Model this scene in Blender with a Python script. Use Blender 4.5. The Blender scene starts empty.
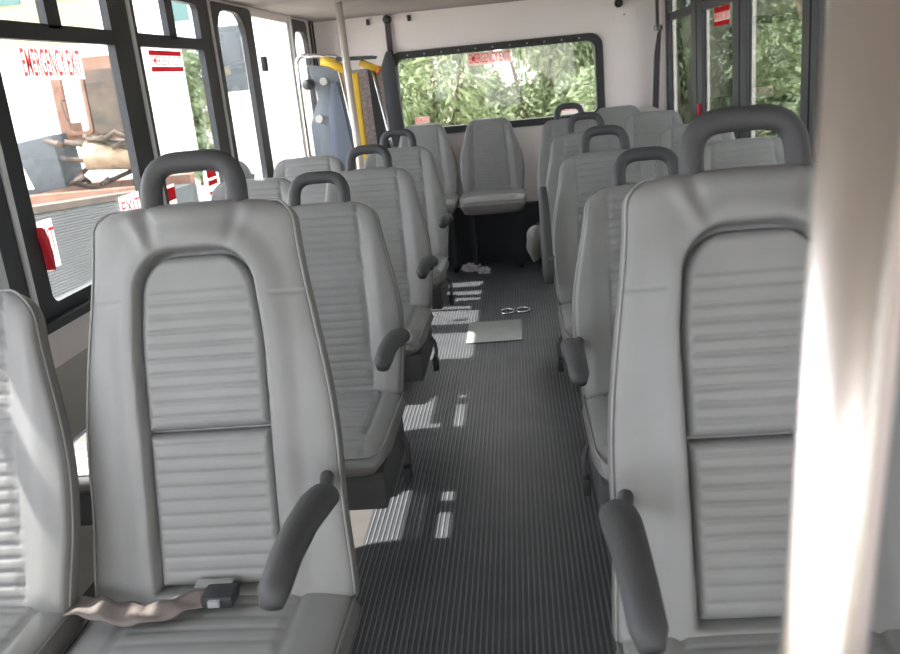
import bpy, bmesh, math, random
from mathutils import Vector, Matrix
random.seed(7)
sc = bpy.context.scene
C = sc.collection

# ------------------------------------------------------------------ camera
PITCH, ROLL, YAW = math.radians(16.379), math.radians(-5.561), math.radians(-5.559)
fw = Vector((math.sin(YAW)*math.cos(PITCH), math.cos(YAW)*math.cos(PITCH), -math.sin(PITCH)))
rt = Vector((math.cos(YAW), -math.sin(YAW), 0)); up = rt.cross(fw)
r2 = math.cos(ROLL)*rt + math.sin(ROLL)*up; u2 = -math.sin(ROLL)*rt + math.cos(ROLL)*up
cam = bpy.data.cameras.new('camera'); camo = bpy.data.objects.new('camera', cam); C.objects.link(camo)
M = Matrix((r2, u2, -fw)).transposed().to_4x4(); M.translation = Vector((0, 0, 1.36))
camo.matrix_world = M
cam.sensor_width = 36; cam.lens = 855/900*36; cam.clip_start = 0.02; cam.clip_end = 300
cam.dof.use_dof = True; cam.dof.focus_distance = 2.2; cam.dof.aperture_fstop = 7.0
sc.camera = camo

# ------------------------------------------------------------------ light
w = bpy.data.worlds.new('sky'); sc.world = w; w.use_nodes = True
nt = w.node_tree; nt.nodes.clear()
wo = nt.nodes.new('ShaderNodeOutputWorld'); bg = nt.nodes.new('ShaderNodeBackground')
tc = nt.nodes.new('ShaderNodeTexCoord'); nz = nt.nodes.new('ShaderNodeTexNoise'); nz.inputs['Scale'].default_value = 2.0
cr = nt.nodes.new('ShaderNodeValToRGB')
cr.color_ramp.elements[0].position = .35; cr.color_ramp.elements[0].color = (.90, .94, 1.0, 1)
cr.color_ramp.elements[1].position = .65; cr.color_ramp.elements[1].color = (1.0, .99, .985, 1)
nt.links.new(tc.outputs['Generated'], nz.inputs['Vector']); nt.links.new(nz.outputs['Fac'], cr.inputs['Fac'])
nt.links.new(cr.outputs['Color'], bg.inputs['Color']); nt.links.new(bg.outputs[0], wo.inputs[0])
bg.inputs['Strength'].default_value = 3.0
sun = bpy.data.lights.new('sun', 'SUN'); sun.energy = 6.5; sun.angle = math.radians(.6); sun.color = (1.0, .93, .84)
suno = bpy.data.objects.new('sun', sun); C.objects.link(suno)
suno.rotation_euler = Vector((.63, -.06, -1.0)).to_track_quat('-Z', 'Y').to_euler()
sc.view_settings.view_transform = 'Standard'; sc.view_settings.look = 'None'
sc.view_settings.gamma = 1; sc.view_settings.use_curve_mapping = False
sc.view_settings.exposure = 1.75

# ------------------------------------------------------------------ materials
def lin(c): return tuple(((v/255)/12.92 if v/255 <= .04045 else ((v/255+.055)/1.055)**2.4) for v in c) + (1,)
def mat(name, c, rough=.5, metal=0, noise=.0, scale=8, bump=0, bscale=40, c2=None, spec=.5, emit=0):
    m = bpy.data.materials.new(name); m.use_nodes = True; n = m.node_tree; b = n.nodes['Principled BSDF']
    b.inputs['Roughness'].default_value = rough; b.inputs['Metallic'].default_value = metal
    b.inputs['Specular IOR Level'].default_value = spec
    base = lin(c); b.inputs['Base Color'].default_value = base
    t = n.nodes.new('ShaderNodeTexCoord')
    if noise or c2:
        z = n.nodes.new('ShaderNodeTexNoise'); z.inputs['Scale'].default_value = scale; z.inputs['Detail'].default_value = 5
        r = n.nodes.new('ShaderNodeValToRGB'); r.color_ramp.elements[0].position = .3; r.color_ramp.elements[1].position = .7
        if c2: a, d = base, lin(c2)
        else: a = tuple(v*(1-noise) for v in base[:3])+(1,); d = tuple(min(1, v*(1+noise)) for v in base[:3])+(1,)
        r.color_ramp.elements[0].color = a; r.color_ramp.elements[1].color = d
        n.links.new(t.outputs['Object'], z.inputs['Vector']); n.links.new(z.outputs['Fac'], r.inputs['Fac']); n.links.new(r.outputs['Color'], b.inputs['Base Color'])
    if bump:
        z = n.nodes.new('ShaderNodeTexNoise'); z.inputs['Scale'].default_value = bscale; z.inputs['Detail'].default_value = 3
        q = n.nodes.new('ShaderNodeBump'); q.inputs['Strength'].default_value = bump; q.inputs['Distance'].default_value = .01
        n.links.new(t.outputs['Object'], z.inputs['Vector']); n.links.new(z.outputs['Fac'], q.inputs['Height']); n.links.new(q.outputs[0], b.inputs['Normal'])
    return m
def glass_mat(name, tint, refl=.06):
    m = bpy.data.materials.new(name); m.use_nodes = True; n = m.node_tree; n.nodes.clear()
    o = n.nodes.new('ShaderNodeOutputMaterial'); mx = n.nodes.new('ShaderNodeMixShader')
    tr = n.nodes.new('ShaderNodeBsdfTransparent'); gl = n.nodes.new('ShaderNodeBsdfGlossy'); fr = n.nodes.new('ShaderNodeLayerWeight'); ml = n.nodes.new('ShaderNodeMath')
    tr.inputs['Color'].default_value = tint+(1,); gl.inputs['Roughness'].default_value = .02; gl.inputs['Color'].default_value = (.9, .9, .9, 1)
    fr.inputs['Blend'].default_value = .12; ml.operation = 'MULTIPLY_ADD'; ml.inputs[1].default_value = .45; ml.inputs[2].default_value = .02
    n.links.new(fr.outputs['Facing'], ml.inputs[0]); n.links.new(ml.outputs[0], mx.inputs[0]); n.links.new(tr.outputs[0], mx.inputs[1]); n.links.new(gl.outputs[0], mx.inputs[2]); n.links.new(mx.outputs[0], o.inputs[0])
    return m
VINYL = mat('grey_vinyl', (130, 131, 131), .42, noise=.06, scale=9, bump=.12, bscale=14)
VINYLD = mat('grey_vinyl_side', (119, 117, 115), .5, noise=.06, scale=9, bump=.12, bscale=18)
PIPE = mat('vinyl_piping', (136, 137, 137), .4)
APRON = mat('dark_seat_skirt', (74, 75, 77), .6)
FOAM = mat('charcoal_foam', (68, 69, 72), .62, bump=.1, bscale=120)
BLACK = mat('black_plastic', (44, 47, 51), .5)
BFRAME = mat('black_window_frame', (37, 40, 45), .45)
RUBBER = mat('black_rubber', (48, 50, 50), .6, noise=.2, scale=30)
CHROME = mat('chrome', (215, 215, 215), .18, metal=1)
STEEL = mat('brushed_steel', (226, 217, 212), .27, metal=1)
BEIGEP = mat('beige_pole', (206, 198, 190), .3, metal=.3)
PAINTW = mat('white_paint', (240, 233, 231), .5, noise=.03, scale=3)
TRIMW = mat('light_trim', (205, 206, 206), .35)
CEIL = mat('ceiling_vinyl', (160, 154, 151), .8, noise=.03)
LOWER = mat('lower_wall_vinyl', (196, 192, 188), .6, noise=.03)
FLOORM = mat('floor_rubber', (69, 73, 78), .42, noise=.18, scale=5)
RIBM = mat('worn_rib_tops', (116, 118, 120), .38, noise=.22, scale=6)
FLOORS = mat('smooth_floor', (88, 86, 84), .6, noise=.12)
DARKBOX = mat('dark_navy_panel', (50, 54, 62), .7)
YELLOW = mat('yellow_paint', (232, 190, 60), .45)
ORANGE = mat('orange_paint', (214, 120, 40), .5)
LIFTG = mat('slate_lift_panel', (118, 126, 136), .5)
LIFTD = mat('slate_lift_recess', (98, 108, 126), .55)
PERF = mat('perforated_platform', (206, 190, 186), .6, c2=(140, 128, 128), scale=60)
WEB = mat('dark_webbing', (70, 66, 68), .8)
BUCK = mat('grey_buckle', (150, 152, 155), .3)
RED = None
def film(name, c, see=.4):
    m = bpy.data.materials.new(name); m.use_nodes = True; n = m.node_tree; n.nodes.clear(); o = n.nodes.new('ShaderNodeOutputMaterial')
    a, b, d, t = (n.nodes.new('ShaderNode'+k) for k in ('MixShader', 'MixShader', 'BsdfDiffuse', 'BsdfTranslucent')); tr = n.nodes.new('ShaderNodeBsdfTransparent')
    d.inputs[0].default_value = t.inputs[0].default_value = lin(c); a.inputs[0].default_value = .5; b.inputs[0].default_value = see
    n.links.new(d.outputs[0], a.inputs[1]); n.links.new(t.outputs[0], a.inputs[2]); n.links.new(a.outputs[0], b.inputs[1]); n.links.new(tr.outputs[0], b.inputs[2]); n.links.new(b.outputs[0], o.inputs[0])
    return m
WHITE = film('white_print', (244, 236, 234), .15)
PALE = film('pale_sticker', (240, 214, 210), .3); RED = film('red_print', (222, 58, 68), .03); REDP = film('washed_red_print', (226, 88, 90), .03); REDS = mat('red_plastic', (205, 40, 52), .4)
GLASSL = glass_mat('clear_left_glass', (.82, .83, .84))
GLASSR = glass_mat('tinted_right_glass', (.44, .45, .44))
GLASSB = glass_mat('rear_glass', (.68, .68, .67))
GLASSF = glass_mat('front_glass', (.94, .93, .92))
LEAFA = mat('leaf_green', (106, 126, 88), .5, c2=(158, 170, 128), scale=1.5)
LEAFB = mat('leaf_green_deep', (90, 110, 80), .5, c2=(136, 150, 112), scale=1.5)
BARK = mat('bark', (100, 86, 70), .9, noise=.3)
GRAVEL = mat('gravel', (150, 145, 135), .9, c2=(178, 172, 160), scale=12, bump=.4)
TRUCKW = mat('white_truck_paint', (236, 240, 242), .4)
RUST = mat('rusty_orange_metal', (116, 80, 64), .8, c2=(136, 108, 92), scale=4)
RUSTD = mat('dark_rust', (70, 66, 62), .9, c2=(100, 86, 76), scale=5)
TANK = mat('dirty_cream_metal', (160, 140, 116), .7, c2=(116, 98, 82), scale=4)
GREYM = mat('dark_grey_metal', (74, 80, 84), .7, noise=.15)
CORR = mat('galvanised_corrugated', (120, 123, 124), .45, noise=.1, scale=1.5)
BEIGE = mat('beige_render', (150, 152, 122), .8, noise=.05)
TEAL = mat('teal_glass', (70, 104, 100), .2)
PLATE = mat('worn_metal_plate', (158, 162, 158), .4, noise=.1)
CLEARP = mat('crinkled_plastic', (220, 220, 224), .15, bump=.6, bscale=60)

# ------------------------------------------------------------------ mesh helpers
def link(name, verts, faces, m, parent=None, smooth=False, mats=None, fmat=None):
    me = bpy.data.meshes.new(name); me.from_pydata([tuple(v) for v in verts], [], faces); me.update()
    for mm in (mats or [m]): me.materials.append(mm)
    if fmat:
        for p, k in zip(me.polygons, fmat): p.material_index = k
    if smooth:
        for p in me.polygons: p.use_smooth = True
    o = bpy.data.objects.new(name, me); C.objects.link(o)
    if parent: o.parent = parent
    return o
class MB:
    def __init__(s): s.v = []; s.f = []
    def add(s, v, f):
        k = len(s.v); s.v += [tuple(x) for x in v]; s.f += [tuple(i+k for i in q) for q in f]; return s
    def box(s, x0, x1, y0, y1, z0, z1, rot=None, piv=None):
        v = [Vector((x, y, z)) for z in (z0, z1) for y in (y0, y1) for x in (x0, x1)]
        if rot:
            p = Vector(piv or (0, 0, 0)); v = [rot @ (q-p)+p for q in v]
        return s.add(v, [(0, 2, 3, 1), (4, 5, 7, 6), (0, 1, 5, 4), (2, 6, 7, 3), (0, 4, 6, 2), (1, 3, 7, 5)])
    def tube(s, pts, r, n=14, flat=None):
        pts = [Vector(p) for p in pts]; N = len(pts)
        rs = r if isinstance(r, (list, tuple)) else [r]*N
        t0 = (pts[1]-pts[0]).normalized(); a = Vector((0, 0, 1)) if abs(t0.z) < .9 else Vector((1, 0, 0))
        nrm = (a - t0*a.dot(t0)).normalized(); V = []; F = []
        for i, p in enumerate(pts):
            t = (pts[min(i+1, N-1)]-pts[max(i-1, 0)]).normalized()
            nrm = (nrm - t*nrm.dot(t)).normalized(); b = t.cross(nrm)
            for k in range(n):
                an = 2*math.pi*k/n; c, q = math.cos(an), math.sin(an)
                V.append(p + nrm*c*rs[i]*(flat or 1) + b*q*rs[i])
        for i in range(N-1):
            for k in range(n): F.append((i*n+k, i*n+(k+1) % n, (i+1)*n+(k+1) % n, (i+1)*n+k))
        F.append(tuple(range(n))[::-1]); F.append(tuple((N-1)*n+k for k in range(n)))
        return s.add(V, F)
    def prism(s, poly, y0, y1, ax='y'):
        n = len(poly)
        def P(a, b, d): return (a, d, b) if ax == 'y' else ((d, a, b) if ax == 'x' else (a, b, d))
        V = [P(a, b, y0) for a, b in poly]+[P(a, b, y1) for a, b in poly]
        return s.add(V, [tuple(range(n))[::-1], tuple(range(n, 2*n))]+[(k, (k+1) % n, n+(k+1) % n, n+k) for k in range(n)])
    def disc(s, c, r, d, ax, n=20):
        c = Vector(c); a = Vector(ax).normalized(); h = Vector((0, 0, 1)) if abs(a.z) < .9 else Vector((1, 0, 0))
        return s.tube([c, c+a*d], r, n)
    def build(s, name, m, parent=None, smooth=False, bevel=0, seg=2):
        me = bpy.data.meshes.new(name); me.from_pydata(s.v, [], s.f); me.update()
        bm = bmesh.new(); bm.from_mesh(me); bmesh.ops.recalc_face_normals(bm, faces=bm.faces)
        if bevel: bmesh.ops.bevel(bm, geom=list(bm.edges), offset=bevel, segments=seg, affect='EDGES', profile=.6)
        bm.to_mesh(me); bm.free(); me.materials.append(m)
        if smooth or bevel:
            for p in me.polygons: p.use_smooth = True
            if not smooth or bevel:
                try: me.set_sharp_from_angle(angle=math.radians(42))
                except Exception: pass
        o = bpy.data.objects.new(name, me); C.objects.link(o)
        if parent: o.parent = parent
        return o
def round_path(pts, rad, n=7):
    pts = [Vector(p) for p in pts]; out = [pts[0]]
    for i in range(1, len(pts)-1):
        a, p, b = pts[i-1], pts[i], pts[i+1]
        r = min(rad, (a-p).length*.49, (b-p).length*.49)
        s = p+(a-p).normalized()*r; e = p+(b-p).normalized()*r
        for k in range(n+1):
            t = k/n; out.append(s*(1-t)**2+p*2*t*(1-t)+e*t*t)
    out.append(pts[-1]); return out
def resample(pts, step):
    out = [pts[0]]
    for a, b in zip(pts, pts[1:]):
        n = max(1, int((b-a).length/step))
        for k in range(1, n+1): out.append(a.lerp(b, k/n))
    return out
def rrect(a0, a1, b0, b1, r, n=6):
    P = []
    for cx, cy, s in ((a1-r, b1-r, 0), (a0+r, b1-r, 90), (a0+r, b0+r, 180), (a1-r, b0+r, 270)):
        for k in range(n+1):
            t = math.radians(s+90*k/n); P.append((cx+r*math.cos(t), cy+r*math.sin(t)))
    return P
def ring(mb, outer, inner, d0, d1, ax):
    """a frame between two outlines with equal point counts, depth d0..d1"""
    n = len(outer)
    def P(q, d): return (d, q[0], q[1]) if ax == 'x' else (q[0], d, q[1])
    V = [P(q, d) for d in (d0, d1) for o in (outer, inner) for q in o]; F = []
    for k in range(n):
        j = (k+1) % n
        F += [(k, j, n+j, n+k), (2*n+k, 3*n+k, 3*n+j, 2*n+j), (k, 2*n+k, 2*n+j, j), (n+k, n+j, 3*n+j, 3*n+k)]
    return mb.add(V, F)
def empty(name, loc, label, cat, group=None, rz=0):
    o = bpy.data.objects.new(name, None); C.objects.link(o); o.location = loc; o.rotation_euler = (0, 0, rz)
    o.empty_display_size = .1
    return tag(o, label, cat, group)
def tag(o, label=None, cat=None, group=None, kind=None):
    if label: o['label'] = label
    if cat: o['category'] = cat
    if group: o['group'] = group
    if kind: o['kind'] = kind
    return o
def struct(o, label=None):
    o['kind'] = 'structure'
    if label: o['label'] = label
    return o
def children(o, reg={}): return [c for c in C.objects if c.parent == o]
def copy_tree(o, parent=None):
    c = o.copy(); C.objects.link(c); c.parent = parent
    for ch in children(o): copy_tree(ch, c)
    return c

XL, XR, YR, ZC = -1.36, 1.06, 6.3, 1.80
# ------------------------------------------------------------------ floor
R0, R1, PT = -.56, .30, .0155
V = []; F = []; FM = []
def fstrip(x0, z0, x1, z1, y0, y1, k):
    b = len(V); V.extend([(x0, y0, z0), (x1, y0, z1), (x1, y1, z1), (x0, y1, z0)]); F.append((b, b+1, b+2, b+3)); FM.append(k)
YF0 = -2.6
x = R0
while x < R1-1e-6:
    fstrip(x, 0, x+.0085, 0, YF0, YR, 0); fstrip(x+.0085, 0, x+.0100, .0030, YF0, YR, 0)
    fstrip(x+.0100, .0030, x+.0140, .0030, YF0, YR, 1); fstrip(x+.0140, .0030, x+PT, 0, YF0, YR, 0); x += PT
fstrip(XL-.06, 0, R0, 0, YF0, YR, 2); fstrip(x, 0, XR+.06, 0, YF0, YR, 2)
fl = link('floor', V, F, None, mats=[FLOORM, RIBM, FLOORS], fmat=FM); struct(fl, 'dark grey ribbed rubber aisle floor')
struct(MB().box(XL-.06, XR+.06, YF0, YR, -.08, -.001).build('floor_base', FLOORS))
# ------------------------------------------------------------------ side walls
def side_wall(nm, X, sgn, wins, ymin=-2.6):
    """wins: (y0, y1) outer frame ranges; wall plane at X, outward sgn"""
    a, b = sorted((X, X+sgn*.06)); mb = MB()
    mb.box(a, b, ymin, YR+.06, .66, .80); mb.box(a, b, ymin, YR+.06, 1.785, 2.0)
    y = ymin
    for y0, y1 in sorted(wins)+[(YR+.06, YR+.06)]:
        if y0 > y+.001: mb.box(a, b, y, y0, .80, 1.785)
        y = y1
    o = mb.build('wall_'+nm, PAINTW); struct(o, 'white painted bus side wall around the windows')
    lo = MB().box(a, b, ymin, YR+.06, -.9, .66).build('lower_panel', LOWER, o)
    return o
LW = [(-2.4, -1.15), (-1.1, .0), (.03, 1.12), (1.15, 2.17), (2.20, 3.15), (3.18, 4.03), (4.06, 4.71), (4.73, 5.50), (5.58, 5.98)]
RW = [(-2.4, -1.3), (-1.2, -.2), (1.28, 2.26), (2.29, 3.24), (3.26, 4.22), (4.24, 5.18), (5.20, 6.20)]
side_wall('left', XL, -1, LW); side_wall('right', XR, 1, RW)
wn = [0]
def side_window(X, sgn, y0, y1, glass, fl=.08, fr=.08, z0=.80, z1=1.785, rail=True, mull=None, rad=.03, ft=.03, fm=None):
    wn[0] += 1
    mb = MB(); xi, xo = X-sgn*(.012 if fm is None else .002), X+sgn*.016
    ring(mb, rrect(y0, y1, z0, z1, .004 if rad < .05 else .05), rrect(y0+fl, y1-fr, z0+.04, z1-ft, rad), min(xi, xo), max(xi, xo), 'x')
    if rail: mb.box(min(xi, xo)+.003, max(xi, xo), y0+fl-.01, y1-fr+.01, 1.565, 1.612)
    o = mb.build('window_%d' % wn[0], fm or BFRAME); struct(o)
    xg = X+sgn*.006
    MB().box(xg-.002, xg+.002, y0+fl-.01, y1-fr+.01, z0+.03, z1-ft+.01).build('pane', glass, o)
    if mull:
        MB().box(min(xi, xo)+.003, max(xi, xo), mull[0], mull[1], 1.60, z1-.01).build('upper_mullion', BFRAME, o)
    return o
for i, (y0, y1) in enumerate(LW):
    if i == 4: side_window(XL, -1, y0, y1, GLASSL, .08, .15, mull=(2.58, 2.66))
    elif i == 5: side_window(XL, -1, y0, y1, GLASSL, .035, .14, mull=(3.52, 3.60))
    elif i == 6: side_window(XL, -1, y0, y1, GLASSL, .07, .14, rail=False, rad=.13)
    elif i == 7: side_window(XL, -1, y0, y1, GLASSL, .012, .012, rail=False, rad=.02, fm=PAINTW)
    elif i == 8: side_window(XL, -1, y0, y1, GLASSL, .03, .03, z0=.80, z1=1.785, rail=False, rad=.09, ft=.07)
    else: side_window(XL, -1, y0, y1, GLASSL, .08, .08, mull=((y0+y1)/2-.04, (y0+y1)/2+.04))
for i, (y0, y1) in enumerate(RW):
    if i == 6: side_window(XR, 1, y0, y1, GLASSR, .135, .12, mull=(5.62, 5.68))
    elif i == 5: side_window(XR, 1, y0, y1, GLASSR, .12, .13, mull=(4.7, 4.76))
    elif i == 4: side_window(XR, 1, y0, y1, GLASSR, .08, .10, mull=(3.7, 3.76))
    else: side_window(XR, 1, y0, y1, GLASSR, .08, .06)
# thin bright trim strips between the left windows, sill rails
for k, y in enumerate((2.185, 3.165, 4.045)):
    struct(MB().box(XL-.01, XL+.018, y-.008, y+.008, .78, 1.80).build('trim_%d' % (k+1), TRIMW))
struct(MB().box(XL-.01, XL+.035, -2.6, 4.75, .775, .80).build('trim_4', BFRAME))
struct(MB().box(XR-.035, XR+.01, -2.6, 6.25, .775, .80).build('trim_5', BFRAME))
# wall clip & door seal on the left rear wall
struct(MB().box(XL-.01, XL+.012, 6.10, 6.125, 0, 1.80).build('trim_6', BLACK))
struct(MB().box(XL-.01, XL+.012, 6.19, 6.205, 0, 1.80).build('trim_7', BLACK))
struct(MB().box(XL, XL+.02, 5.52, 5.55, 0, 1.80).build('trim_8', TRIMW))
# ------------------------------------------------------------------ rear wall, window
RX0, RX1, RZ0, RZ1 = -.865, .635, .955, 1.545
mb = MB(); mb.box(XL-.06, RX0+.03, YR, YR+.06, -.9, 2.0); mb.box(RX1-.03, XR+.06, YR, YR+.06, -.9, 2.0)
mb.box(RX0+.03, RX1-.03, YR, YR+.06, -.9, RZ0+.03); mb.box(RX0+.03, RX1-.03, YR, YR+.06, RZ1-.03, 2.0)
wr = mb.build('wall_rear', PAINTW); struct(wr, 'white rear wall around the emergency window')
mb = MB(); ring(mb, rrect(RX0, RX1, RZ0, RZ1, .09), rrect(RX0+.055, RX1-.055, RZ0+.05, RZ1-.05, .055), YR-.025, YR+.07, 'y')
rw = mb.build('window_17', RUBBER); struct(rw, 'rear emergency window in a black rubber frame')
MB().box(RX0+.04, RX1-.04, YR+.03, YR+.034, RZ0+.03, RZ1-.03).build('pane', GLASSB, rw)
mb = MB()
for k in range(11): mb.disc((RX0+.14+k*.12, YR-.025, RZ1-.028), .006, -.004, (0, 1, 0), 8)
mb.build('frame_bolts', PLATE, rw)
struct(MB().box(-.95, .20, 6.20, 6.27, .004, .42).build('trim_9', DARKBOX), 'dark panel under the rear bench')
# ceiling with rear cove
struct(MB().box(XL-.06, XR+.06, -2.6, YR+.06, ZC, 2.02).build('ceiling', CEIL), 'grey vinyl bus ceiling')
struct(MB().box(XL-.06, XR+.06, -2.66, -2.6, -.9, .75).build('wall_front', LOWER))
o = struct(MB().box(XL-.06, XR+.06, -2.66, -2.62, .75, 1.80).build('window_18', GLASSF))

# ------------------------------------------------------------------ upholstery
def loft(name, L, afun, Tf, Tb, disp, frame, m, parent, ds=.0035, nf=44, nb=8, seamx=None, p=4.5, mside=None, extra_s=()):
    """closed pad: cross-section loops along s; front points displaced by disp(x, s, a)"""
    rows = []; s = 0
    cap = .028
    caps = [cap*(1-math.cos(math.radians(q))) for q in (0, 15, 30, 45, 60, 75, 90)]
    ss = caps+[cap+ds*k for k in range(1, int((L-2*cap)/ds))]+[L-c for c in reversed(caps)]
    V = []; F = []; FM = []
    for s in ss:
        e = min(s, L-s); k = 1 if e >= cap else max(.04, math.sqrt(max(0, 1-((cap-e)/cap)**2)))
        a = afun(s)-(1-k)*.02; loop = []
        for i in range(nf+1):
            u = -1+2*i/nf; u = math.copysign(abs(u)**.85, u)
            x = a*u; h = (1-abs(u)**p)**(1/p) if abs(u) < 1 else 0
            loop.append(frame(x, s, k*(Tf*h)+ (disp(x, s, a)*k if h > .3 else 0)))
        for i in range(1, nb):
            u = 1-2*i/nb; u = math.copysign(abs(u)**.5, u); h = (1-abs(u)**p)**(1/p)
            loop.append(frame(a*u, s, -k*Tb*h))
        V += loop
    n = nf+nb
    for r in range(len(ss)-1):
        for i in range(n):
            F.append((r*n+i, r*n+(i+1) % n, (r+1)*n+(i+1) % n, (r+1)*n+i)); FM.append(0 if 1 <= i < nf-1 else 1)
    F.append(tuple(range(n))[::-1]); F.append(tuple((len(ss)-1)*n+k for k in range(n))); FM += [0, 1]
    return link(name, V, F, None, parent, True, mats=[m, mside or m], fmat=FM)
def groove(d, w, depth): return -depth*math.exp(-(d/w)**2)
def ribs(s, pitch, puff=.004, gw=.0022, gd=.004):
    puff *= .5; gd *= .7
    d = (s/pitch) % 1; d = min(d, 1-d)*pitch
    return puff*abs(math.sin(math.pi*((s/pitch) % 1)))**.6 + groove(d, gw, gd)
def smooth(a, b, x): t = max(0, min(1, (x-a)/(b-a))); return t*t*(3-2*t)

ZJ = .558   # cushion / backrest junction height
def back_frame(tilt, zb=ZJ-.03, y0=0.0, L=.555):
    ca, sa = math.cos(tilt), math.sin(tilt)
    def f(x, s, t):
        s2 = s-.010*(x/.18)**2*(s/L)**6
        return (x, y0+.0+s2*sa-t*ca, zb+s2*ca+t*sa)
    return f
def a_profile(L, ab, am, at, r):
    def f(s):
        q = s/L
        a = ab+(am-ab)*smooth(0, .3, q) if q < .35 else am+(at-am)*smooth(.35, 1.0, q)**1.1
        if s > L-r: a = a-r+r*math.sqrt(max(0, 1-((s-(L-r))/r)**2))
        return a
    return f
def cushion(parent, seamx=.15, wid=.208, ln=.405, ztop=ZJ, thick=.085, ribbed=True, m=VINYL):
    def af(s): return wid-.012*smooth(.25, .0, s/ln)
    def dp(x, s, a):
        d = .006*(1-(x/a)**2)
        d += groove(abs(abs(x)-seamx), .003, .005)
        if ribbed and abs(x) < seamx and .05 < s: d += ribs(s, .032, .003, .0025, .003)
        # waterfall front edge
        d -= .03*smooth(.09, 0, s)
        return d
    def fr(x, s, t): return (x, -ln+s+.02, ztop-.05+t)
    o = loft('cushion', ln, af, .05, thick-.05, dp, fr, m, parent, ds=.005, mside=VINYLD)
    mb = MB(); pts = [(wid-.004, .0, ztop-.014), (wid-.008, -ln+.07, ztop-.016), (wid-.03, -ln+.03, ztop-.03), (-wid+.03, -ln+.03, ztop-.03), (-wid+.008, -ln+.07, ztop-.016), (-wid+.004, 0, ztop-.014)]
    mb.tube(round_path(pts, .03), .0026, 6); mb.build('piping', PIPE, o, smooth=True)
    return o
def edge_piping(parent, L, afun, frame, t=.018, r=.0022, inset=.004):
    pts = []; N = 60
    for k in range(N+1):
        s = .02+(L-.022)*(1-(1-k/N)**1.6); pts.append(Vector(frame(afun(s)-inset, s, t*min(1, (L-s)/.03+.45))))
    top = [Vector((-p.x, p.y, p.z)) for p in reversed(pts)]
    o = MB().tube(pts+top, r, 6).build('piping', PIPE, parent, smooth=True); return o
def grab_handle(parent, frame, s0, half=.073, h=.095, r=.0175):
    p = [Vector(frame(-half, s0-.03, .0)), Vector(frame(-half, s0+h, 0)), Vector(frame(half, s0+h, 0)), Vector(frame(half, s0-.03, 0))]
    fx = [Vector(frame(-half, .4, 0)), ]
    base = Vector(frame(-half, .4, 0)); d = (Vector(frame(0, .5, 0))-Vector(frame(0, .4, 0))).normalized()
    o0 = Vector(frame(0, s0, 0))
    q = [o0+Vector((-half, 0, 0))-d*.035, o0+Vector((-half+.004, 0, 0))+d*(h-.018), o0+Vector((half-.004, 0, 0))+d*(h-.018), o0+Vector((half, 0, 0))-d*.035]
    return MB().tube(resample(round_path(q, .05), .012), r, 14).build('grab_handle', FOAM, parent, smooth=True)
def armrest(parent, side, raised=False, y=-.12, z=.74, rise=.03, off=.232):
    if raised: y = -.03
    X = side*off; mb = MB()
    if not raised:
        pts = [(X, y+.03, z-.012), (X, y, z), (X, y-.05, z+.012), (X, y-.13, z+.018+rise*.3), (X, y-.21, z+.012+rise*.7), (X, y-.27, z-.002+rise), (X, y-.29, z-.014+rise)]
        rs = [.016, .026, .027, .024, .022, .021, .014]
    else:
        pts = [(X, y-.01, z-.06), (X, y+.0, z-.02), (X, y+.05, z+.10), (X, y+.08, z+.2), (X, y+.10, z+.26)]
        rs = [.018, .026, .024, .022, .016]
        pts = [(p[0], p[1], p[2]-.03) for p in pts]
    mb.tube(resample([Vector(p) for p in pts], 10), rs, 16, flat=.8)
    o = mb.build('armrest', FOAM, parent, smooth=True)
    b = MB(); b.tube([(X-side*.018, y+.01, z-.015), (X, y+.01, z-.01)], .020, 16)
    if not raised: b.tube(round_path([(X-side*.012, y+.0, z-.012), (X-side*.016, y+.07, z-.035), (X-side*.035, y+.18, z-.035)], .03), .012, 12)
    b.build('hinge', APRON, o, smooth=True)
    return o
def understructure(parent, side, dark=True):
    MB().box(-.196, .196, -.365, .0, .385, .485).build('seat_base', APRON, parent, bevel=.012)
    mb = MB(); q = -side*.06; mb.box(q-.02, q+.02, -.28, -.08, .05, .39); mb.box(q-.03, q+.03, -.32, .0, .003, .05)
    mb.build('pedestal', BLACK, parent, bevel=.006)
def buckle_strap(parent, side):
    X = side*.214; mb = MB()
    mb.tube(round_path([(X-side*.02, -.08, .46), (X, -.10, .44), (X+side*.004, -.12, .41), (X, -.13, .385)], .02), .008, 8, flat=.35)
    o = mb.build('belt_strap', WEB, parent, smooth=True)
    MB().box(X-.010, X+.010, -.155, -.115, .345, .39).build('buckle', BLACK, o, bevel=.005)

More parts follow.
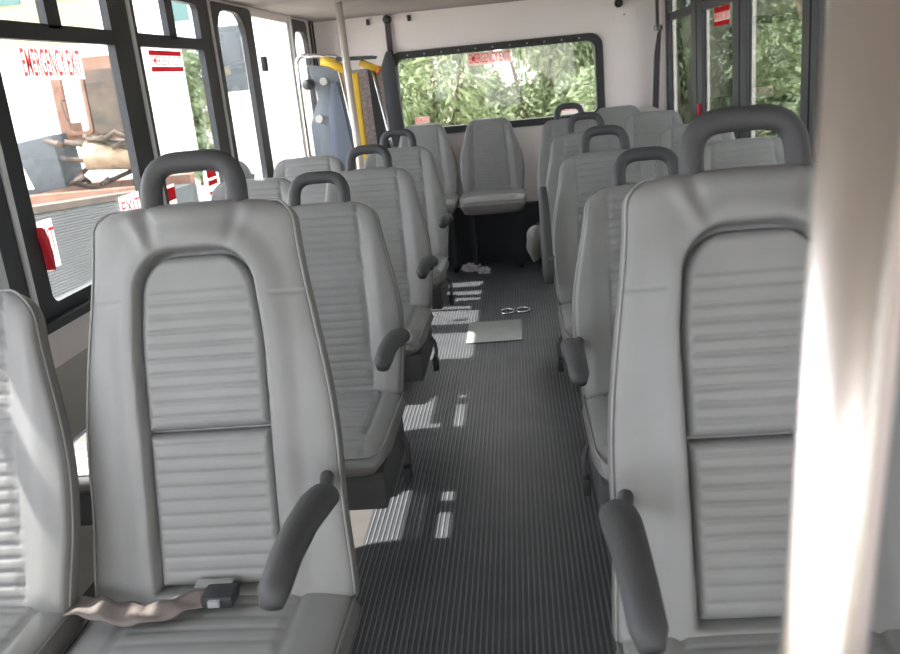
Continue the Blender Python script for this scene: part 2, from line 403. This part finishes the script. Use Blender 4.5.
def make_seat(name, label, group, side, loc, handle=True, arm=True, raised=False, smoothback=False, L=.555, tilt=math.radians(19.5), base=True):
    t = empty(name, loc, label, 'seat', group)
    fr = back_frame(tilt); af = a_profile(L, .205, .217, .163, .06) if not smoothback else a_profile(L, .215, .228, .155, .07)
    def sx(s): return .105+.022*(1-s/L)
    def dp(x, s, a):
        d = 0; q = sx(s)
        d += .012*smooth(q, q+.05, abs(x))*smooth(L, L*.8, s)        # bolsters stand proud
        d += groove(abs(abs(x)-q), .0028, .006)
        if abs(x) < q and s < L-.02: d += ribs(L-s, .0225, .003, .0022, .0035) if not smoothback else ribs(L-s, .0225, .001, .002, .001)
        return d
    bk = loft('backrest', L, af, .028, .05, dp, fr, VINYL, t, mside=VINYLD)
    edge_piping(bk, L, af, fr)
    if smoothback: cushion(t, wid=.230, thick=.115, ribbed=False)
    else: cushion(t)
    if base: understructure(t, side)
    if handle: grab_handle(t, fr, L-.005)
    if arm: armrest(t, side, raised, z=.74 if side > 0 else .722)
    if arm and base: buckle_strap(t, side)
    if smoothback:
        mb = MB(); mb.box(-.20, .20, -.30, .02, .43, .48)
        for q in (-.16, .16): mb.box(q-.014, q+.014, -.10, -.03, .004, .43); mb.box(q-.014, q+.014, -.10, .02, .004, .03)
        mb.build('frame', BLACK, t)
    return t

def make_front_seat(label, group, side, loc):
    t = empty('passenger_seat', loc, label, 'seat', group)
    L = .71; tilt = math.radians(14); fr = back_frame(tilt, .502, L=.71)
    af = a_profile(L, .236, .226, .180, .042); ph = .106
    S_TOP, S_SEAM, S_BOT = .622, .316, .045
    def inside(x, s, g=0.0):
        """signed distance-ish (positive inside) to the arched opening"""
        hw = ph-.012*smooth(.45, .62, s)+g; r = .064
        d = hw-abs(x); d2 = S_TOP+g-s
        if abs(x) > hw-r and s > S_TOP+g-r: d = r-math.hypot(abs(x)-(hw-r), s-(S_TOP+g-r))
        return min(d, d2, s-S_BOT+g)
    def dp(x, s, a):
        q = inside(x, s, .006)
        d = -.032*smooth(-.004, .006, q)
        d += .008*smooth(.045, .004, abs(q+.012)) if q < 0 else 0
        # hump between the handle roots and puckers beside them
        if s > .60 and q < 0:
            d += .010*math.exp(-(x/.06)**2)*smooth(.62, .69, s)
            for sx_ in (-1, 1):
                d += -.007*math.exp(-((x-sx_*.085+sx_*(.71-s)*.25)/.011)**2)*smooth(.615, .68, s)
                d += .004*math.exp(-((x-sx_*.115+sx_*(.71-s)*.5)/.012)**2)*smooth(.60, .67, s)
        if abs(x) > ph+.02: d += groove(abs(s-.545), .0022, .0022)
        return d
    bk = loft('backrest', L, af, .034, .055, dp, fr, VINYL, t, nf=84, mside=VINYLD)
    edge_piping(bk, L, af, fr, t=.022)
    # inner ribbed panels
    def panel(s0, s1, arch):
        nx, ns = 48, int((s1-s0)/.003); V = []; F = []
        def hw(s):
            a = ph+.003-.012*smooth(.45, .62, s)
            if arch and s > s1-.064: a = a-.064+.064*math.sqrt(max(0, 1-((s-(s1-.064))/.064)**2))
            return max(a, .002)
        for j in range(ns+1):
            s = s0+(s1-s0)*j/ns; a = hw(s); e = min(s-s0, s1-s)
            for i in range(nx+1):
                u = -1+2*i/nx; u = math.copysign(abs(u)**.8, u); x = a*u
                ex = a-abs(x); ed = max(0, min(e, ex))
                h = math.sqrt(max(0, 1-(1-min(ed, .014)/.014)**2))
                z = .012+.020*h
                if ed > .008 and s < .555: z += ribs(s, .0245, .0026, .0022, .003)*min(1, (ed-.008)/.01)
                V.append(fr(x, s, z-.004))
        w_ = nx+1
        for j in range(ns):
            for i in range(nx): F.append((j*w_+i, j*w_+i+1, (j+1)*w_+i+1, (j+1)*w_+i))
        n0 = len(V)
        rim = [i for i in range(w_)]+[j*w_+nx for j in range(1, ns+1)]+[ns*w_+i for i in range(nx-1, -1, -1)]+[j*w_ for j in range(ns-1, 0, -1)]
        for i in rim:
            v = Vector(V[i]); V.append(tuple(v+Vector((0, math.cos(tilt), -math.sin(tilt)))*.02))
        m_ = len(rim)
        for k in range(m_): F.append((rim[k], n0+k, n0+(k+1) % m_, rim[(k+1) % m_]))
        F.append(tuple(range(n0, n0+m_)))
        return link('back_panel', V, F, VINYL, t, True)
    panel(S_SEAM+.002, S_TOP-.004, True); panel(S_BOT, S_SEAM-.002, False)
    cushion(t, wid=.235, seamx=.14, ln=.43, ztop=.537)
    understructure(t, side); grab_handle(t, fr, L-.012, half=.078, h=.10, r=.0185); armrest(t, side, y=-.11 if side > 0 else -.08, z=.762 if side > 0 else .775, rise=.02, off=.228)
    return t

T = 'row of the bus'
SEATS = [
 # x, y0, side, handle, arm, raised, label
 (-.560, 2.17, 1, 1, 1, 0, 'grey ribbed aisle seat directly behind the large front left seat'),
 (-.560, 3.04, 1, 1, 1, 0, 'grey ribbed left aisle seat between the second and last left aisle seats'),
 (-.565, 3.94, 1, 1, 1, 0, 'grey ribbed aisle seat on the left, in front of the rear bench'),
 (.325, 2.05, -1, 1, 1, 0, 'grey ribbed aisle seat directly behind the large front right seat'),
 (.310, 2.95, -1, 1, 1, 1, 'grey aisle seat on the right with its armrest folded up'),
 (.320, 3.9, -1, 1, 0, 0, 'grey aisle seat on the right, second from the back window'),
 (.315, 5.0, -1, 1, 0, 0, 'grey aisle seat on the right, closest to the rear window'),
]
for x_, y_, sd, h_, a_, r_, lb in SEATS:
    make_seat('passenger_seat', lb, 'aisle seats with black grab handles', sd, (x_, y_, 0), bool(h_), bool(a_), bool(r_))
WSEATS = [
 (-1.0, 1.20, 'grey ribbed window seat at the left edge, beside the front seat'),
 (-1.01, 2.16, 'grey ribbed window seat mostly hidden behind the large front left seat'),
 (-1.00, 3.02, 'grey ribbed window seat under the rounded corner of the left windows'),
 (-.985, 3.86, 'grey ribbed window seat in front of the folded wheelchair lift'),
 (.80, 1.05, 'grey window seat behind the bright foreground pole'),
 (.78, 2.05, 'grey window seat hidden behind the large front right seat'),
 (.775, 2.93, 'grey window seat seen through the big black grab handle on the right'),
 (.79, 3.80, 'grey window seat below the right window with the red latch'),
 (.775, 4.93, 'grey window seat by the last right window, at the rear corner'),
]
w0 = make_seat('passenger_seat', WSEATS[0][2], 'window seats without handles', -1, WSEATS[0][:2]+(0,), False, False)
for x_, y_, lb in WSEATS[1:]:
    c = copy_tree(w0); c.location = (x_, y_, 0); c['label'] = lb
w0.scale = (1, 1, 1.025)
b0 = make_seat('passenger_seat', 'smooth grey rear bench seat in the middle of the back window', 'rear bench seats', 1, (-.19, 6.06, 0), False, False, False, True, L=.525, tilt=math.radians(11), base=False)
for x_, lb in ((-.655, 'smooth grey rear bench seat to the left, beside the black belt'), (.70, 'smooth grey rear bench seat in the right rear corner')):
    c = copy_tree(b0); c.location = (x_, 6.06, 0); c['label'] = lb
make_front_seat('large grey front seat with arched inner panel, left of the aisle', None, 1, (-.56, 1.27, 0))
make_front_seat('large grey front seat with arched inner panel, right of the aisle', None, -1, (.328, 1.12, 0))

# ------------------------------------------------------------------ foreground pole & left pole
t = MB(); t.tube([(.060, .305, .0), (.139, .305, 1.8)], .0162, 32)
tag(t.build('stanchion_pole', STEEL, smooth=True), 'bright stainless steel pole blurred in the right foreground', 'pole')
mb = MB(); mb.tube([(-.905, 5.0, 0), (-.93, 5.0, 1.8)], .021, 20)
tag(mb.build('stanchion_pole', BEIGEP, smooth=True), 'thin upright steel pole in front of the wheelchair lift', 'pole')

# ------------------------------------------------------------------ wheelchair lift
lf = empty('wheelchair_lift', (-1.06, 5.2, 0), 'folded slate grey wheelchair lift with yellow handrails by the left door', 'wheelchair lift')
def LP(mb, name, m, par=lf, **k):
    mb.v = [(a+1.06, b-5.2, c) for a, b, c in mb.v]; return mb.build(name, m, par, **k)
LP(MB().prism([(-1.19, 1.49), (-1.02, 1.46), (-.90, .50), (-1.215, .50), (-1.215, 1.15), (-1.15, 1.30)], 5.16, 5.19), 'side_plate', LIFTG, bevel=.004)
LP(MB().prism([(-1.06, 1.38), (-1.02, 1.38), (-.93, .55), (-1.12, .55), (-1.10, 1.15)], 5.145, 5.165), 'recess_panel', LIFTD, bevel=.004)
LP(MB().tube(round_path([(-1.235, 5.12, .4), (-1.24, 5.12, 1.55), (-1.00, 5.12, 1.52), (-.99, 5.12, 1.49)], .07), .012, 12), 'tube_frame', CHROME, smooth=True)
LP(MB().tube([(-1.00, 5.12, 1.46), (-.885, 5.12, .5)], .008, 10), 'edge_rail', CHROME, smooth=True)
for q in ((-1.10, 5.15, 1.39), (-1.155, 5.15, 1.18)): LP(MB().disc(q, .022, -.02, (0, 1, 0)), 'bolt_cap', TRIMW)
mb = MB(); mb.tube([(-1.18, 5.14, 1.38), (-1.18, 5.05, 1.38)], .03, 16); LP(mb, 'roller', GREYM, smooth=True)
LP(MB().box(-1.19, -.78, 5.30, 5.34, .35, 1.44), 'platform', PERF, bevel=.004)
LP(MB().prism([(-.84, 1.45), (-.80, 1.45), (-.70, .6), (-.82, .6)], 5.16, 5.2), 'outer_arm', BLACK, bevel=.004)
LP(MB().tube([(-.805, 5.13, 1.44), (-.69, 5.13, .65)], .009, 10), 'outer_rail', CHROME, smooth=True)
LP(MB().tube(resample([Vector((-1.09, 5.1, 1.505)), Vector((-1.04, 5.1, 1.49)), Vector((-.93, 5.1, 1.425))], 1), .025, 14), 'handrail', YELLOW, smooth=True)
LP(MB().tube([(-.87, 5.12, 1.475), (-.775, 5.12, 1.43)], .020, 14), 'handrail', YELLOW, smooth=True)
LP(MB().tube([(-.775, 5.12, 1.43), (-.755, 5.12, 1.42)], .021, 14), 'handrail_tip', ORANGE, smooth=True)
LP(MB().box(-.945, -.885, 5.08, 5.12, .4, 1.42), 'upright', YELLOW, bevel=.006)
LP(MB().prism([(-1.0, 1.515), (-.79, 1.505), (-.80, 1.49), (-.99, 1.495)], 5.05, 5.3), 'top_plate', GREYM)
LP(MB().box(-1.24, -.70, 5.1, 5.36, .004, .4), 'base', LIFTD, bevel=.01)

# ------------------------------------------------------------------ belts and fittings on the rear wall
be = empty('shoulder_belt', (-.85, 6.27, 1.0), 'black shoulder belt hanging from a wall track left of the rear window', 'seat belt')
def BP(mb, name, m, par=be, o=(-.85, 6.27, 1.0), **k):
    mb.v = [(a-o[0], b-o[1], c-o[2]) for a, b, c in mb.v]; return mb.build(name, m, par, **k)
BP(MB().box(-.985, -.68, 6.285, 6.299, 1.745, 1.775), 'wall_track', PAINTW)
for q in (-.99, -.70): BP(MB().box(q, q+.025, 6.27, 6.299, 1.742, 1.782), 'track_end', BLACK, bevel=.003)
BP(MB().tube([(-.84, 6.295, 1.765), (-.84, 6.25, 1.765)], .03, 18), 'swivel_anchor', BLACK, smooth=True)
BP(MB().box(-.86, -.82, 6.262, 6.27, 1.40, 1.75), 'webbing', WEB)
BP(MB().prism([(-.87, 1.55), (-.84, 1.57), (-.815, 1.5), (-.79, .85), (-.90, .85), (-.915, 1.30), (-.915, 1.45)], 6.22, 6.262), 'belt_cover', BLACK, bevel=.008)
be2 = empty('shoulder_belt', (1.03, 6.2, 1.0), 'dark shoulder belt hanging in the right rear corner', 'seat belt')
o2 = (1.03, 6.2, 1.0)
BP(MB().box(.985, 1.0, 6.15, 6.2, 1.52, 1.8), 'upper_webbing', WEB, be2, o2)
BP(MB().tube([(1.03, 6.2, 1.53), (.98, 6.17, 1.53)], .022, 14), 'swivel_anchor', CHROME, be2, o2, smooth=True)
mb = MB(); mb.prism([(1.015, 1.52), (.99, 1.50), (.965, 1.36), (.945, 1.02), (.985, 1.0), (1.0, 1.3)], 6.16, 6.175); BP(mb, 'webbing', WEB, be2, o2)
BP(MB().tube([(1.035, 6.18, 1.80), (1.035, 6.18, .9)], .008, 10), 'guide_rail', PAINTW, be2, o2, smooth=True)
bx = MB().box(.715, .865, 6.27, 6.299, 1.595, 1.69).build('speaker_box', PAINTW, bevel=.006); tag(bx, 'small white switch box on the rear wall', 'box')
MB().box(.782, .790, 6.266, 6.272, 1.635, 1.645).build('button', BLACK, bx)
mb = MB(); mb.tube([(.755, 6.299, 1.72), (.755, 6.25, 1.72)], [.03, .022], 16)
tag(mb.build('camera_dome', BLACK, smooth=True), 'small black round fitting above the white box', 'wall fitting')
mb = MB(); mb.box(XL, XL+.03, 4.80, 4.84, 1.47, 1.55)
tag(mb.build('wall_clip', BLACK, bevel=.006), 'small black clip on the bright left wall', 'clip')

# ------------------------------------------------------------------ floor fittings
fp = MB().box(-.34, -.045, 4.26, 4.64, .003, .008).build('floor_plate', PLATE, bevel=.002); tag(fp, 'pale metal cover plate set in the ribbed aisle floor', 'floor plate')
for k, (x_, y_) in enumerate(((-.125, 4.82), (-.035, 4.83))):
    mb = MB(); pts = [Vector((x_+.04*math.cos(a), y_+.05*math.sin(a), .007)) for a in [i*math.pi/10 for i in range(21)]]
    mb.tube(pts, .005, 8); tag(mb.build('anchor_ring', CHROME, smooth=True), 'oval metal floor anchor ring, the %s of two behind the plate' % ('left' if k == 0 else 'right'), 'anchor ring')
def crumple(name, loc, r, n, m):
    random.seed(n); bm = bmesh.new(); bmesh.ops.create_icosphere(bm, subdivisions=3, radius=r)
    for v in bm.verts: v.co *= random.uniform(.55, 1.15); v.co.z = (v.co.z+r*.5)*.6
    me = bpy.data.meshes.new(name); bm.to_mesh(me); bm.free(); me.materials.append(m)
    o = bpy.data.objects.new(name, me); C.objects.link(o); o.location = loc; return o
o = crumple('plastic_wrapper', (-.39, 5.98, .004), .06, 3, CLEARP); o.scale = (1.2, .8, 1.1); tag(o, 'crumpled clear plastic wrapper under the rear bench, the farther piece', 'wrapper')
o = crumple('plastic_wrapper', (-.29, 5.88, .004), .05, 4, CLEARP); tag(o, 'crumpled clear plastic wrapper under the rear bench, the nearer piece', 'wrapper')
# grey bag
bm = bmesh.new(); bmesh.ops.create_uvsphere(bm, u_segments=20, v_segments=14, radius=1)
for v in bm.verts:
    z = v.co.z; k = 1+.3*z; v.co = Vector((v.co.x*.05*k+.01*z, v.co.y*.09*k, z*.10)); v.co.x += .004*math.sin(z*7)
me = bpy.data.meshes.new('hanging_bag'); bm.to_mesh(me); bm.free(); me.materials.append(VINYLD)
for p in me.polygons: p.use_smooth = True
bg_ = bpy.data.objects.new('hanging_bag', me); C.objects.link(bg_); bg_.location = (.062, 4.60, .44); tag(bg_, 'small grey fabric bag hanging beside the last right aisle seat', 'bag')
MB().tube([(0, 0, .09), (.03, .01, .12)], .006, 8).build('strap', WEB, bg_)

# lap belt on the front left cushion
lb_ = empty('lap_belt', (-.64, 1.17, .545), 'dark lap belt with grey buckle lying on the front left cushion', 'seat belt')
pts = [(-.17, .035, .012), (-.12, .02, .02), (-.06, -.005, .016), (.0, .0, .014), (.05, .03, .018), (.10, .05, .018)]
V = []; F = []
P_ = resample(round_path(pts, .03), .008)
for i, p in enumerate(P_):
    t_ = (P_[min(i+1, len(P_)-1)]-P_[max(i-1, 0)]).normalized(); n_ = Vector((0, 0, 1)).cross(t_).normalized()
    for q in (-.026, -.013, 0, .013, .026): V.append(p+n_*q+Vector((0, 0, .003*math.sin(i*.8+q*90))))
for i in range(len(P_)-1):
    for k in range(4): F.append((i*5+k, i*5+k+1, i*5+5+k+1, i*5+5+k))
o = link('webbing', V, F, mat('brown_grey_webbing', (112, 104, 100), .7), lb_, True); sm = o.modifiers.new('s', 'SOLIDIFY'); sm.thickness = .003
b_ = MB().box(.07, .125, .01, .055, .012, .034).build('buckle', BLACK, lb_, bevel=.007); MB().box(.085, .105, .004, .014, .018, .03).build('release_button', BUCK, b_, bevel=.002)
MB().box(.045, .11, .05, .075, .022, .030).build('latch_plate', CHROME, lb_, bevel=.003)
# ------------------------------------------------------------------ stickers
def text(par, s, m, w_, h_, loc, rot, name='lettering'):
    cu = bpy.data.curves.new(name, 'FONT'); cu.body = s; cu.align_x = 'CENTER'; cu.align_y = 'CENTER'; cu.size = 1; cu.extrude = .0; cu.offset = .007
    cu.materials.append(m); tmp = bpy.data.objects.new(name, cu); C.objects.link(tmp); bpy.context.view_layer.update()
    me = bpy.data.meshes.new_from_object(tmp.evaluated_get(bpy.context.evaluated_depsgraph_get())); bpy.data.objects.remove(tmp)
    if not me.materials: me.materials.append(m)
    o = bpy.data.objects.new(name, me); C.objects.link(o); bpy.context.view_layer.update()
    d = o.dimensions; o.scale = (w_/max(d.x, .01), h_/max(d.y, .01), 1); o.location = loc; o.rotation_euler = rot; o.parent = par; return o
ROT = {'L': (math.pi/2, 0, math.pi/2), 'B': (math.pi/2, 0, 0), 'R': (math.pi/2, 0, -math.pi/2)}
def sticker(wall, a0, a1, z0, z1, label, backing=PALE, txt=None, tm=RED, bands=None, th=.6, name='warning_sticker'):
    cx, cz = (a0+a1)/2, (z0+z1)/2; hw, hh = abs(a1-a0)/2, (z1-z0)/2
    loc = {'L': (XL-.002, cx, cz), 'B': (cx, YR+.027, cz), 'R': (XR+.002, cx, cz)}[wall]
    t = empty(name, loc, label, 'sticker', 'printed safety stickers on the glass'); t.rotation_euler = ROT[wall]
    link('backing', [(-hw, -hh, 0), (hw, -hh, 0), (hw, hh, 0), (-hw, hh, 0)], [(0, 1, 2, 3)], backing, t) if 0 else MB().box(-hw, hw, -hh, hh, -.0006, .0).build('backing', backing, t)
    if bands:
        for b0, b1, m in bands: MB().box(-hw, hw, -hh+2*hh*b0, -hh+2*hh*b1, .0, .0008).build('colour_band', m, t)
    if txt: text(t, txt[0], tm, hw*2*.92, hh*2*th, (0, hh*txt[1], .0016), (0, 0, 0))
    return t
sticker('L', 2.40, 2.77, 1.455, 1.545, 'washed out red EMERGENCY EXIT lettering on the left front window', PALE, ('EMERGENCY EXIT', 0), REDP, th=.86)
sticker('L', 3.31, 3.64, 1.475, 1.555, 'red EMERGENCY EXIT sticker with white lettering on the second left window', PALE, ('EMERGENCY EXIT', 0), RED, bands=[(0, .24, RED), (.76, 1, RED)], th=.42)
sticker('L', 2.285, 2.385, .93, 1.07, 'white EXIT sticker beside the red latch on the front left window', WHITE, ('EXIT', .15), RED, th=.45)
sticker('L', 2.83, 2.99, .985, 1.065, 'white EXIT sticker behind the black grab handle root, left window', WHITE, ('EXIT', -.1), RED, th=.55)
sticker('L', 3.225, 3.32, .94, 1.05, 'red and white sticker low in the second left window, at its front corner', WHITE, None, bands=[(.45, .9, RED), (.1, .2, REDP)])
sticker('L', 3.70, 3.82, .93, 1.06, 'red and white sticker low in the second left window, at its rear corner', WHITE, None, bands=[(.70, 1, RED), (.45, .62, RED), (.15, .25, REDP)])
sticker('B', -.31, .0, 1.405, 1.49, 'pink EMERGENCY EXIT sticker at the top of the rear window', PALE, ('EMERGENCY EXIT', 0), RED, th=.75)
sticker('B', -.72, -.62, 1.04, 1.085, 'small red lettered sticker low at the left of the rear window', PALE, ('EXIT', 0), REDP, th=.7)
sticker('B', .33, .49, 1.01, 1.075, 'red and white sticker low at the right of the rear window', WHITE, ('EXIT', .2), RED, th=.4)
sticker('R', 4.80, 4.47, 1.47, 1.56, 'red sticker with pale lettering high on the right window', PALE, ('EMERGENCY EXIT', 0), RED, bands=[(0, .25, RED), (.72, 1, RED)], th=.4)
sticker('R', 5.0, 4.84, .955, 1.03, 'small red and white sticker beside the latch on the right window', WHITE, None, bands=[(0, .3, RED), (.45, .6, RED)])
o = MB().prism([(2.275, 1.06), (2.29, 1.05), (2.305, .98), (2.30, .93), (2.285, .935), (2.285, .98), (2.27, 1.03)], XL+.004, XL+.03, 'x').build('release_latch', REDS, bevel=.003); tag(o, 'red release latch at the lower corner of the front left window', 'latch')
o = MB().prism([(5.10, 1.07), (5.085, 1.07), (5.06, .95), (5.09, .92)], XR-.03, XR-.013, 'x').build('release_latch', REDS, bevel=.003); tag(o, 'red release latch on the frame of the right window', 'latch')

# ------------------------------------------------------------------ outside
struct(MB().box(-60, 60, -40, 80, -1.0, -.95).build('ground', GRAVEL), 'pale gravel ground outside')
# white box truck
wt = empty('box_truck', (-10.2, 17.5, -.95), 'large white truck box filling the view beyond the left window', 'truck')
MB().box(-5.5, 3.25, -1.2, 1.2, .9, 3.50).build('cargo_box', TRUCKW, wt, bevel=.12, seg=3)
MB().box(-5.3, 3.1, -1.0, 1.0, .6, .9).build('chassis', GREYM, wt)
for x_ in (-4, -2.8, 2.4): MB().tube([(x_, -1.15, .45), (x_, -.8, .45)], .45, 24).build('wheel', RUBBER, wt)
# white van behind third window
wv = empty('white_van', (-6.4, 22, -.95), 'pale white van seen through the rounded left window', 'van')
MB().prism([(-.9, .4), (1.9, .4), (1.9, 2.2), (1.6, 4.4), (-.6, 4.4), (-.9, 3.9)], -1, 1).build('body', TRUCKW, wv, bevel=.1)
MB().box(-.55, .25, -1.03, -.99, 2.4, 3.9).build('rear_window', GREYM, wv, bevel=.01)
for x_ in (-.6, 1.6): MB().tube([(x_, -1.02, .4), (x_, -.7, .4)], .4, 20).build('wheel', RUBBER, wv)
# rusty lorry
rc = empty('rusty_truck', (-5.9, 12.6, -.95), 'derelict rusty truck cab with bare frame beyond the left window', 'truck')
o_ = (-5.9, 12.6, -.95)
def RP(mb, name, m, par=rc, **k):
    mb.v = [(a-o_[0], b-o_[1], c-o_[2]) for a, b, c in mb.v]; return mb.build(name, m, par, **k)
mb = MB(); ring(mb, rrect(-6.42, -5.42, .92, 2.06, .15), rrect(-6.28, -5.94, 1.06, 1.86, .06), 12.0, 12.08, 'y')
RP(mb, 'cab_side', RUST)
mb = MB(); mb.box(-6.38, -5.5, 12.08, 12.5, 1.98, 2.05); mb.box(-6.40, -6.34, 12.08, 12.5, .93, 1.2); mb.box(-5.52, -5.47, 12.08, 12.5, .93, 2.0); mb.box(-6.38, -5.5, 12.08, 12.5, .93, 1.0)
RP(mb, 'cab_shell', RUST)
RP(MB().box(-5.90, -5.46, 11.96, 12.0, 1.02, 1.88), 'dark_curtain', RUSTD)
mb = MB(); ring(mb, rrect(-6.30, -5.92, 1.03, 1.88, .06), rrect(-6.25, -5.97, 1.08, 1.83, .05), 11.95, 12.0, 'y'); RP(mb, 'window_frame', RUST)
RP(MB().tube(round_path([(-6.24, 11.95, 1.52), (-6.24, 11.85, 1.52), (-6.22, 11.85, 1.25), (-6.24, 11.95, 1.25)], .04), .012, 8), 'grab_rail', RUSTD, smooth=True)
RP(MB().prism([(-6.97, 1.0), (-6.35, 1.08), (-6.30, .35), (-6.75, .30)], 11.6, 12.2), 'battery_box', GREYM, bevel=.02)
RP(MB().tube([(-5.95, 11.7, .75), (-5.15, 11.8, .68)], .20, 24), 'air_tank', TANK, smooth=True)
mb = MB()
random.seed(5)
for k in range(16):
    a = Vector((random.uniform(-6.4, -5.2), random.uniform(11.4, 12), random.uniform(.4, .98))); mb.tube([a, a+Vector((random.uniform(-.3, .3), .1, random.uniform(-.15, .1))), a+Vector((random.uniform(-.5, .5), .2, random.uniform(-.2, .2)))], .035, 8)
RP(mb, 'hoses', RUSTD, smooth=True)
mb = MB(); mb.box(-7.25, -4.9, 11.3, 11.5, .16, .30); mb.box(-7.25, -4.9, 12.6, 12.8, .16, .30); RP(mb, 'chassis_rail', RUST)
mb = MB(); mb.box(-7.2, -4.9, 11.35, 12.8, -.25, .16); RP(mb, 'chassis_body', GREYM)
for x_ in (-6.7, -5.4): RP(MB().tube([(x_, 11.25, -.5), (x_, 11.6, -.5)], .45, 24), 'wheel', RUBBER)
# corrugated panel stack (fine horizontal ridges)
V = []; F = []; A_ = Vector((-4.2, 5.9, 0)); B_ = Vector((-4.2, 10.2, 0)); n = 0
N = 56
for k in range(N*2+1):
    f_ = k/(N*2); off = .02*(k % 2)
    V += [A_+Vector((off, 0, -.95+1.58*f_)), B_+Vector((off, 0, -.95+1.27*f_))]
for k in range(N*2): F.append((2*k, 2*k+1, 2*k+3, 2*k+2))
b0_ = len(V); V += [A_+Vector((-.5, 0, -.95)), B_+Vector((-.5, 0, -.95)), A_+Vector((-.3, 0, .63)), B_+Vector((-.3, 0, .32))]
F += [(b0_, b0_+1, b0_+3, b0_+2), (2*N*2, 2*N*2+1, b0_+3, b0_+2)]
cp = link('metal_container', V, F, CORR); tag(cp, 'grey ridged metal container side low outside the left front window', 'container')
MB().prism([(5.9, .63), (5.9, .69), (10.2, .38), (10.2, .32)], -4.5, -4.17, 'x').build('top_rail', RUSTD, cp)
# distant house
hs = empty('house', (-10, 30, -.95), 'pale beige house with teal windows far beyond the trucks', 'house')
MB().box(-8, -3.0, -.5, 6, 0, 8).build('wall', BEIGE, hs)
MB().box(-4.9, -3.9, -.56, -.5, 5.9, 6.9).build('window', TEAL, hs); MB().box(-7.2, -6.2, -.56, -.5, 5.9, 6.9).build('window', TEAL, hs)
pass
MB().prism([(-8.3, 8), (-2.7, 8), (-5.5, 10)], -.8, 6.3).build('roof', RUST, hs)

sd_ = empty('shed', (-10.3, 27.2, -.95), 'white shed wall with a small teal window high behind the left windows', 'shed')
MB().box(-1.9, 1.35, -1.1, 1.1, 0, 6.5).build('wall', TRUCKW, sd_); MB().box(.5, .98, -1.15, -1.1, 4.55, 5.1).build('window', TEAL, sd_)

def shrub(name, loc, rad, h, n, m, label, seed, leaf=.10, long=2.2, group=None, stems=5):
    random.seed(seed); t = empty(name, loc, label, 'shrub', group)
    mb = MB(); tips = []
    for k in range(stems):
        a = random.uniform(0, 6.28); q = Vector((math.cos(a)*rad*.6, math.sin(a)*rad*.4, h*random.uniform(.6, .9)))
        mb.tube([(0, 0, 0), q*.5+Vector((0, 0, .1*h)), q], [.05, .035, .015], 6); tips.append(q)
    mb.build('stem', BARK, t, smooth=True)
    blobs = [(Vector((random.uniform(-1, 1)*rad*.75, random.uniform(-1, 1)*rad*.55, h*random.uniform(.12, .88))), random.uniform(.28, .5)*rad) for _ in range(22)]
    V = []; F = []
    for _ in range(n):
        c, r = random.choice(blobs); d = Vector((random.gauss(0, 1), random.gauss(0, 1), random.gauss(0, 1))).normalized()
        p = c+d*r*random.uniform(.55, 1.05)
        if p.z < 0.02: p.z = .02+random.random()*.3
        a = (d+Vector((random.gauss(0, .6), random.gauss(0, .6), random.gauss(0, .6)-.3))).normalized()
        b = a.cross(Vector((random.gauss(0, 1), random.gauss(0, 1), random.gauss(0, 1)))).normalized()
        L_ = leaf*random.uniform(.7, 1.4)*long; W_ = leaf*.38*random.uniform(.7, 1.2); k = len(V)
        V += [p, p+a*L_*.5+b*W_, p+a*L_+Vector((0, 0, -.02)), p+a*L_*.5-b*W_]; F.append((k, k+1, k+2, k+3))
    link('foliage', V, F, m, t); return t
sh = [
 (-1.0, 11.0, 1.0, 3.4, LEAFA, 'bushy pale green shrub behind the left of the rear window'),
 (.35, 12.9, 1.1, 3.7, LEAFA, 'bushy green shrub behind the middle of the rear window'),
 (1.7, 11.0, 1.1, 3.5, LEAFB, 'bushy deep green shrub behind the right of the rear window'),
 (-2.0, 15.2, 1.3, 4.3, LEAFA, 'taller pale green shrub farther back, left of the rear window view'),
 (1.3, 15.6, 1.35, 4.5, LEAFA, 'taller pale green shrub farther back, centred in the rear window'),
]
for i, (x_, y_, r_, h_, m_, lb) in enumerate(sh):
    shrub('shrub', (x_, y_, -.95), r_, h_, 20000, m_, lb, 20+i, leaf=.052, group='shrubs outside the bus')
rs = [
 (3.0, 7.6, 1.2, 3.3, LEAFB, 'green shrub outside between the right windows nearest the camera'),
 (4.4, 11.2, 1.5, 3.8, LEAFB, 'green shrub outside the narrow middle right window'),
 (5.0, 15.8, 1.9, 4.6, LEAFB, 'tall green shrub outside the last right window'),
 (6.3, 8.2, 1.7, 3.6, LEAFB, 'wide green shrub to the right, beyond the tall right pane'),
 (3.4, 20.5, 2.2, 5.4, LEAFB, 'tallest green shrub far behind the right rear corner'),
]
for i, (x_, y_, r_, h_, m_, lb) in enumerate(rs):
    shrub('shrub', (x_, y_, -.95), r_, h_, 16000, m_, lb, 40+i, leaf=.055, long=1.8, group='shrubs outside the bus')
shrub('shrub', (-8.85, 23.6, -.95), .85, 3.9, 5000, LEAFB, 'grey green shrub between the white truck and the van', 61, leaf=.12, group='shrubs outside the bus')
